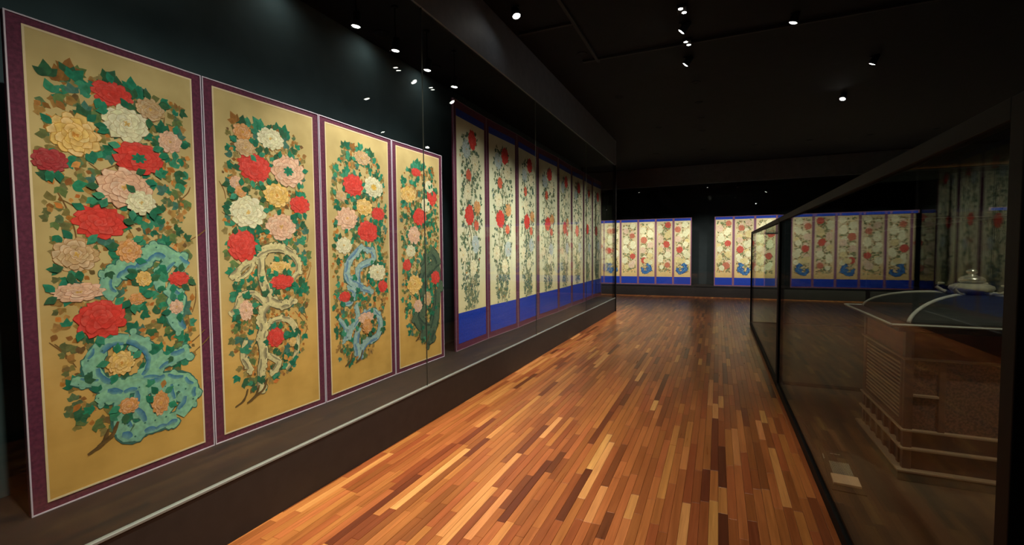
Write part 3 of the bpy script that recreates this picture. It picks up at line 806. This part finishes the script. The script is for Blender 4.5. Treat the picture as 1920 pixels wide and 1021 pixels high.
# twin small lamps between the ceiling spotlights
for (x, y), lab in (((-0.39, 5.5), 'dim twin-lens ceiling fitting above the top centre spotlight'), ((-0.39, 6.38), 'dim twin-lens ceiling fitting between the two centre spotlights')):
    e = empty('twin_ceiling_light', (x, y, CZ)); tag(e, lab, 'ceiling light')
    obj('housing', boxes((-.05, .05, -.09, .09, -.035, 0.0), bev=.005), STEEL, e)
    for dx, dy in ((-.012, -.05), (.018, .05)):
        l = bmesh.new(); lathe(l, [(.02, -.037), (.024, -.035), (.02, -.03)], 14, (dx, dy, 0)); obj('lens', l, LENS, e, True)
# small lamps in the far showcase
for (x, z), lab in (((-2.44, 3.42), 'small lit lamp above the far left peony screen'), ((-0.33, 3.45), 'small lit lamp above the dark gap on the far wall'), ((0.03, 3.36), 'faint lamp left of the brightest far wall lamp'), ((0.52, 3.41), 'brightest small lamp above the far wall screens')):
    spotlight((x, 16.0, z), (x, 16.2, 1.0), lab, 'lamps in the far showcase', 1, 60, .8, NEUT, SZ, .55 if 'faint' in lab else .8, light=False)
# ceiling tracks
for k, (x0, x1, y0, y1, lab) in enumerate(((-2.24, -1.56, 5.28, 5.32, 'short dark lighting track running from the fascia'), (-1.57, -1.53, 4.3, 6.5, 'dark lighting track running down the ceiling'), (-1.75, 2.4, 6.40, 6.44, 'long dark lighting track crossing the ceiling'))):
    t = empty('lighting_track', ((x0 + x1) / 2, (y0 + y1) / 2, CZ)); tag(t, lab, 'lighting track')
    dx, dy = (x1 - x0) / 2, (y1 - y0) / 2
    obj('rail', boxes((-dx, dx, -dy, dy, -.03, 0.0), bev=.003), BLACK, t)
    obj('slot', boxes((-dx * .99, dx * .99, -min(dy, .008) if dy < dx else -dy * .99, min(dy, .008) if dy < dx else dy * .99, -.031, -.02)) if dy < dx else boxes((-.008, .008, -dy * .99, dy * .99, -.031, -.02)), BLACK, t)

# ------------------------------------------------------------------ freestanding glass cases
RX, RX2 = 0.587, 2.5
CASEDECK = noisy('case_base_brown', lin(78, 66, 54), lin(86, 72, 58), 9, .6, spec=.3)
GZ = 1.78
def glass_case(y0, y1, label):
    e = empty('glass_display_case', (RX, y0, 0)); tag(e, label, 'display case')
    P = .055
    for (x, y) in ((RX, y0), (RX2 - P, y0), (RX, y1 - P), (RX2 - P, y1 - P)):
        obj('corner_post', W2(e, B(x, x + P, y, y + P, 0.0, GZ + .05, bev=.003)), STEEL, e)
    obj('base', W2(e, B(RX + .004, RX2 - .004, y0 + .004, y1 - .004, 0.0, 0.05)), CASEDECK, e)
    for a in ((RX, RX + .03, y0 + P, y1 - P, 0, .07), (RX2 - .03, RX2, y0 + P, y1 - P, 0, .07), (RX + P, RX2 - P, y0, y0 + .03, 0, .07), (RX + P, RX2 - P, y1 - .03, y1, 0, .07)):
        obj('bottom_rail', W2(e, B(*a, bev=.002)), STEEL, e)
    for a in ((RX, RX + .04, y0 + P, y1 - P, GZ, GZ + .05), (RX2 - .04, RX2, y0 + P, y1 - P, GZ, GZ + .05), (RX + P, RX2 - P, y0, y0 + .04, GZ, GZ + .05), (RX + P, RX2 - P, y1 - .04, y1, GZ, GZ + .05)):
        obj('top_rail', W2(e, B(*a, bev=.002)), STEEL, e)
    obj('glass_pane', W2(e, B(RX + .012, RX + .022, y0 + P, y1 - P, .07, GZ)), GLASS_CASE, e)
    obj('glass_pane', W2(e, B(RX2 - .022, RX2 - .012, y0 + P, y1 - P, .07, GZ)), GLASS_CASE, e)
    obj('glass_pane', W2(e, B(RX + P, RX2 - P, y0 + .012, y0 + .022, .07, GZ)), GLASS_CASE, e)
    obj('glass_pane', W2(e, B(RX + P, RX2 - P, y1 - .022, y1 - .012, .07, GZ)), GLASS_CASE, e)
    obj('glass_top', W2(e, B(RX + .04, RX2 - .04, y0 + .04, y1 - .04, GZ + .01, GZ + .022)), GLASS_CASE, e)
    return e
glass_case(1.345, 5.68, 'large black-framed glass case in the right foreground holding the palanquin')
glass_case(5.70, 10.25, 'black-framed glass case standing behind the palanquin case')

# ------------------------------------------------------------------ palanquin
LAC = noisy('brown_lacquer', lin(80, 56, 44), lin(96, 68, 54), 14, 0.5, spec=0.4)
LACD = noisy('dark_lacquer', lin(52, 36, 30), lin(64, 44, 36), 14, 0.5, spec=0.4)
REDL = noisy('red_lacquer', lin(118, 58, 40), lin(98, 50, 36), 10, 0.5, spec=0.4)
MOULD = mat('worn_gilt_moulding', lin(148, 124, 104), 0.5)
BROC = noisy('brown_brocade', lin(70, 49, 41), lin(106, 74, 62), 70, 0.85, 0.4, lo=.42, hi=.58)
CLOTH = noisy('black_roof_cloth', lin(24, 30, 31), lin(30, 36, 37), 20, 0.7, spec=0.3)
PIPE3 = mat('grey_roof_piping', lin(176, 178, 176), 0.6)
PEWT = mat('pewter', lin(140, 138, 124), 0.6)
SKIRT = noisy('green_grey_skirt', lin(70, 72, 60), lin(80, 82, 68), 20, 0.7)
px_, py_ = 1.54, 4.05
HX, HY = .47, .45
pal = empty('palanquin', (px_, py_, 0.05)); tag(pal, 'dark lacquered wooden palanquin with black domed roof and metal finial inside glass case', 'palanquin')
Z = lambda z: z - .05
obj('skirt', B(-HX - .03, HX + .03, -HY - .03, HY + .03, 0, Z(.105), bev=.003), SKIRT, pal)
def moulding(z, out, t):
    return rect_ring(HX + out, HY + out, .05, Z(z) - t, Z(z) + t)
def rect_ring(hx, hy, t, z0, z1):
    return boxes((-hx, hx, -hy, -hy + t, z0, z1), (-hx, hx, hy - t, hy, z0, z1), (-hx, -hx + t, -hy + t, hy - t, z0, z1), (hx - t, hx, -hy + t, hy - t, z0, z1), bev=.003)
for z, o_ in ((.112, .035), (.247, .016), (.362, .012), (.812, .012)):
    obj('moulding', moulding(z, o_, .007), MOULD, pal)
for sx in (-1, 1):
    for sy in (-1, 1):
        obj('corner_post', B(*(sorted((sx * HX, sx * (HX - .045)))), *(sorted((sy * HY, sy * (HY - .045)))), Z(.105), Z(1.0), bev=.003), LAC, pal)
# lower tiers
obj('lower_tier', B(-HX + .02, HX - .02, -HY + .02, HY - .02, Z(.105), Z(.36)), LACD, pal)
for sx in (-1, 1):
    for k in range(6):
        y = -HY + .1 + k * (2 * HY - .2) / 5
        a, b = sorted((sx * (HX - .022), sx * HX))
        obj('baluster', B(a, b, y - .018, y + .018, Z(.12), Z(.355), bev=.002), LAC, pal)
# front and back walls: narrow panel, brocade curtain, narrow panel
for sy in (-1, 1):
    a, b = sorted((sy * (HY - .02), sy * (HY - .035)))
    w0 = obj('wall_panel', B(-HX + .04, HX - .04, a, b, Z(.36), Z(.81)), BROC, pal)
    for sx in (-1, 1):
        a, b = sorted((sy * HY, sy * (HY - .03)))
        x = sx * (HX - .185)
        obj('stile', B(x - .016, x + .016, a, b, Z(.368), Z(.806), bev=.002), LAC, pal)
        a, b = sorted((sy * (HY + .004), sy * (HY - .026)))
        x0, x1 = sorted((sx * (HX - .045), sx * (HX - .169)))
        obj('mid_rail', B(x0, x1, a, b, Z(.575), Z(.59), bev=.002), MOULD, pal)
# sides: lattice windows
for sx in (-1, 1):
    a, b = sorted((sx * (HX - .035), sx * (HX - .045)))
    obj('window_backing', B(a, b, -HY + .04, HY - .04, Z(.36), Z(.81)), LACD, pal)
    a, b = sorted((sx * (HX + .002), sx * (HX - .03)))
    fr = obj('window_frame', boxes((a, b, -HY + .045, -HY + .075, Z(.37), Z(.805)), (a, b, HY - .075, HY - .045, Z(.37), Z(.805)), (a, b, -HY + .075, HY - .075, Z(.37), Z(.395)), (a, b, -HY + .075, HY - .075, Z(.78), Z(.805)), bev=.002), LAC, pal)
    a, b = sorted((sx * (HX - .006), sx * (HX - .02)))
    s0 = obj('slat', B(a, b, -HY + .075, HY - .075, -.006, .006), MOULD, fr)
    s0.location = (0, 0, Z(.415))
    for k in range(1, 14):
        inst('slat', s0, fr, (0, 0, Z(.415) + k * .0265))
# frieze
obj('frieze', B(-HX + .01, HX - .01, -HY + .01, HY - .01, Z(.819), Z(.995)), REDL, pal)
obj('cornice', rect_ring(HX + .05, HY + .05, .08, Z(.985), Z(1.018)), LACD, pal)
# eave board with pale edge
EX, EY = HX + .105, HY + .12
obj('eave_board', B(-EX, EX, -EY, EY, Z(1.018), Z(1.036), bev=.003), LACD, pal)
obj('eave_edging', tube(bmesh.new(), [(-EX, -EY, Z(1.036)), (EX, -EY, Z(1.036))], .007), PIPE3, pal)
obj('eave_edging', tube(bmesh.new(), [(-EX, EY, Z(1.036)), (EX, EY, Z(1.036))], .007), PIPE3, pal)
obj('eave_edging', tube(bmesh.new(), [(-EX, -EY, Z(1.036)), (-EX, EY, Z(1.036))], .007), PIPE3, pal)
obj('eave_edging', tube(bmesh.new(), [(EX, -EY, Z(1.036)), (EX, EY, Z(1.036))], .007), PIPE3, pal)
# domed cloth roof: square plan, convex profile
DX, DY, DH = HX + .0, HY + .035, .15
prof = [(s_, DH * (1 - s_ ** 2.5) ** .62) for s_ in (1, .995, .98, .955, .92, .87, .8, .7, .58, .45, .3)] + [(.12, DH)]
bm = bmesh.new()
rings = []
for s_, hgt in prof:
    ring = []
    for sx, sy in ((-1, -1), (1, -1), (1, 1), (-1, 1)):
        nx_, ny_ = {(-1, -1): (1, -1), (1, -1): (1, 1), (1, 1): (-1, 1), (-1, 1): (-1, -1)}[(sx, sy)]
        for k in range(6):
            t = k / 6
            ring.append(bm.verts.new((s_ * DX * (sx + (nx_ - sx) * t), s_ * DY * (sy + (ny_ - sy) * t), Z(1.036) + hgt)))
    rings.append(ring)
for a, b in zip(rings, rings[1:]):
    for i in range(24): bm.faces.new((a[i], a[(i + 1) % 24], b[(i + 1) % 24], b[i]))
bm.faces.new(rings[-1])
obj('domed_roof', bm, CLOTH, pal)
for sx in (-1, 1):
    for sy in (-1, 1):
        obj('hip_piping', tube(bmesh.new(), [(s_ * DX * sx, s_ * DY * sy, Z(1.04) + hgt) for s_, hgt in prof], .011), PIPE3, pal, True)
        obj('curled_ornament', tube(bmesh.new(), [(.075 * sx, .075 * sy, Z(1.185)), (.11 * sx, .11 * sy, Z(1.2)), (.135 * sx, .135 * sy, Z(1.225)), (.125 * sx, .125 * sy, Z(1.25)), (.105 * sx, .105 * sy, Z(1.252))], [.014, .013, .012, .01, .006]), PEWT, pal, True)
fin = obj('finial_cushion', lathe(bmesh.new(), [(.05, Z(1.18)), (.062, Z(1.195)), (.1, Z(1.205)), (.115, Z(1.225)), (.108, Z(1.243)), (.08, Z(1.256)), (.05, Z(1.262))], 32), PEWT, pal, True)
obj('lotus_bud', lathe(bmesh.new(), [(.05, Z(1.262)), (.066, Z(1.272)), (.07, Z(1.288)), (.055, Z(1.302)), (.03, Z(1.31)), (.018, Z(1.32)), (.03, Z(1.333)), (.028, Z(1.346)), (.012, Z(1.356))], 24), mat('bright_pewter', lin(200, 200, 196), .25, .8), fin, True)
# lamp over the palanquin
spotlight((1.9, 2.2, CZ - .1), (px_, py_, .9), 'ceiling spotlight aimed at the palanquin in the glass case', 'ceiling spotlights', 180, 40, .8, WARM)

# ------------------------------------------------------------------ caption panel in the case
cap = empty('caption_panel', (.75, 3.6, .05), math.radians(-4)); tag(cap, 'dark caption panel with grey text and pale picture lying on glass case floor', 'caption panel')
obj('board', B(-.085, .085, -.34, .34, 0, .006, bev=.0015), noisy('caption_board', lin(66, 54, 42), lin(72, 60, 47), 20, .6), cap)
pc = obj('picture', B(-.07, .072, -.27, -.135, .006, .022, bev=.003), noisy('caption_picture', lin(226, 184, 152), lin(232, 194, 166), 8, .6), cap)
TXT = mat('caption_print', lin(172, 170, 158), .6)
tb = bmesh.new()
for r_ in range(17):
    x = -.052 + r_ * .0066
    y = -.12
    while y < .1:
        l = R.uniform(.006, .02)
        box(tb, x, x + .0034, y, min(y + l, .1), .006, .0066); y += l + .004
obj('text_block', tb, TXT, cap)
tl = bmesh.new()
for k in range(4): box(tl, -.079, -.073, .13 + k * .022, .145 + k * .022, .006, .0066)
obj('title', tl, TXT, cap)
obj('heading', boxes((-.03, -.012, .235, .241, .006, .0066), (-.008, .01, .235, .241, .006, .0066), (.014, .028, .235, .241, .006, .0066)), TXT, cap)
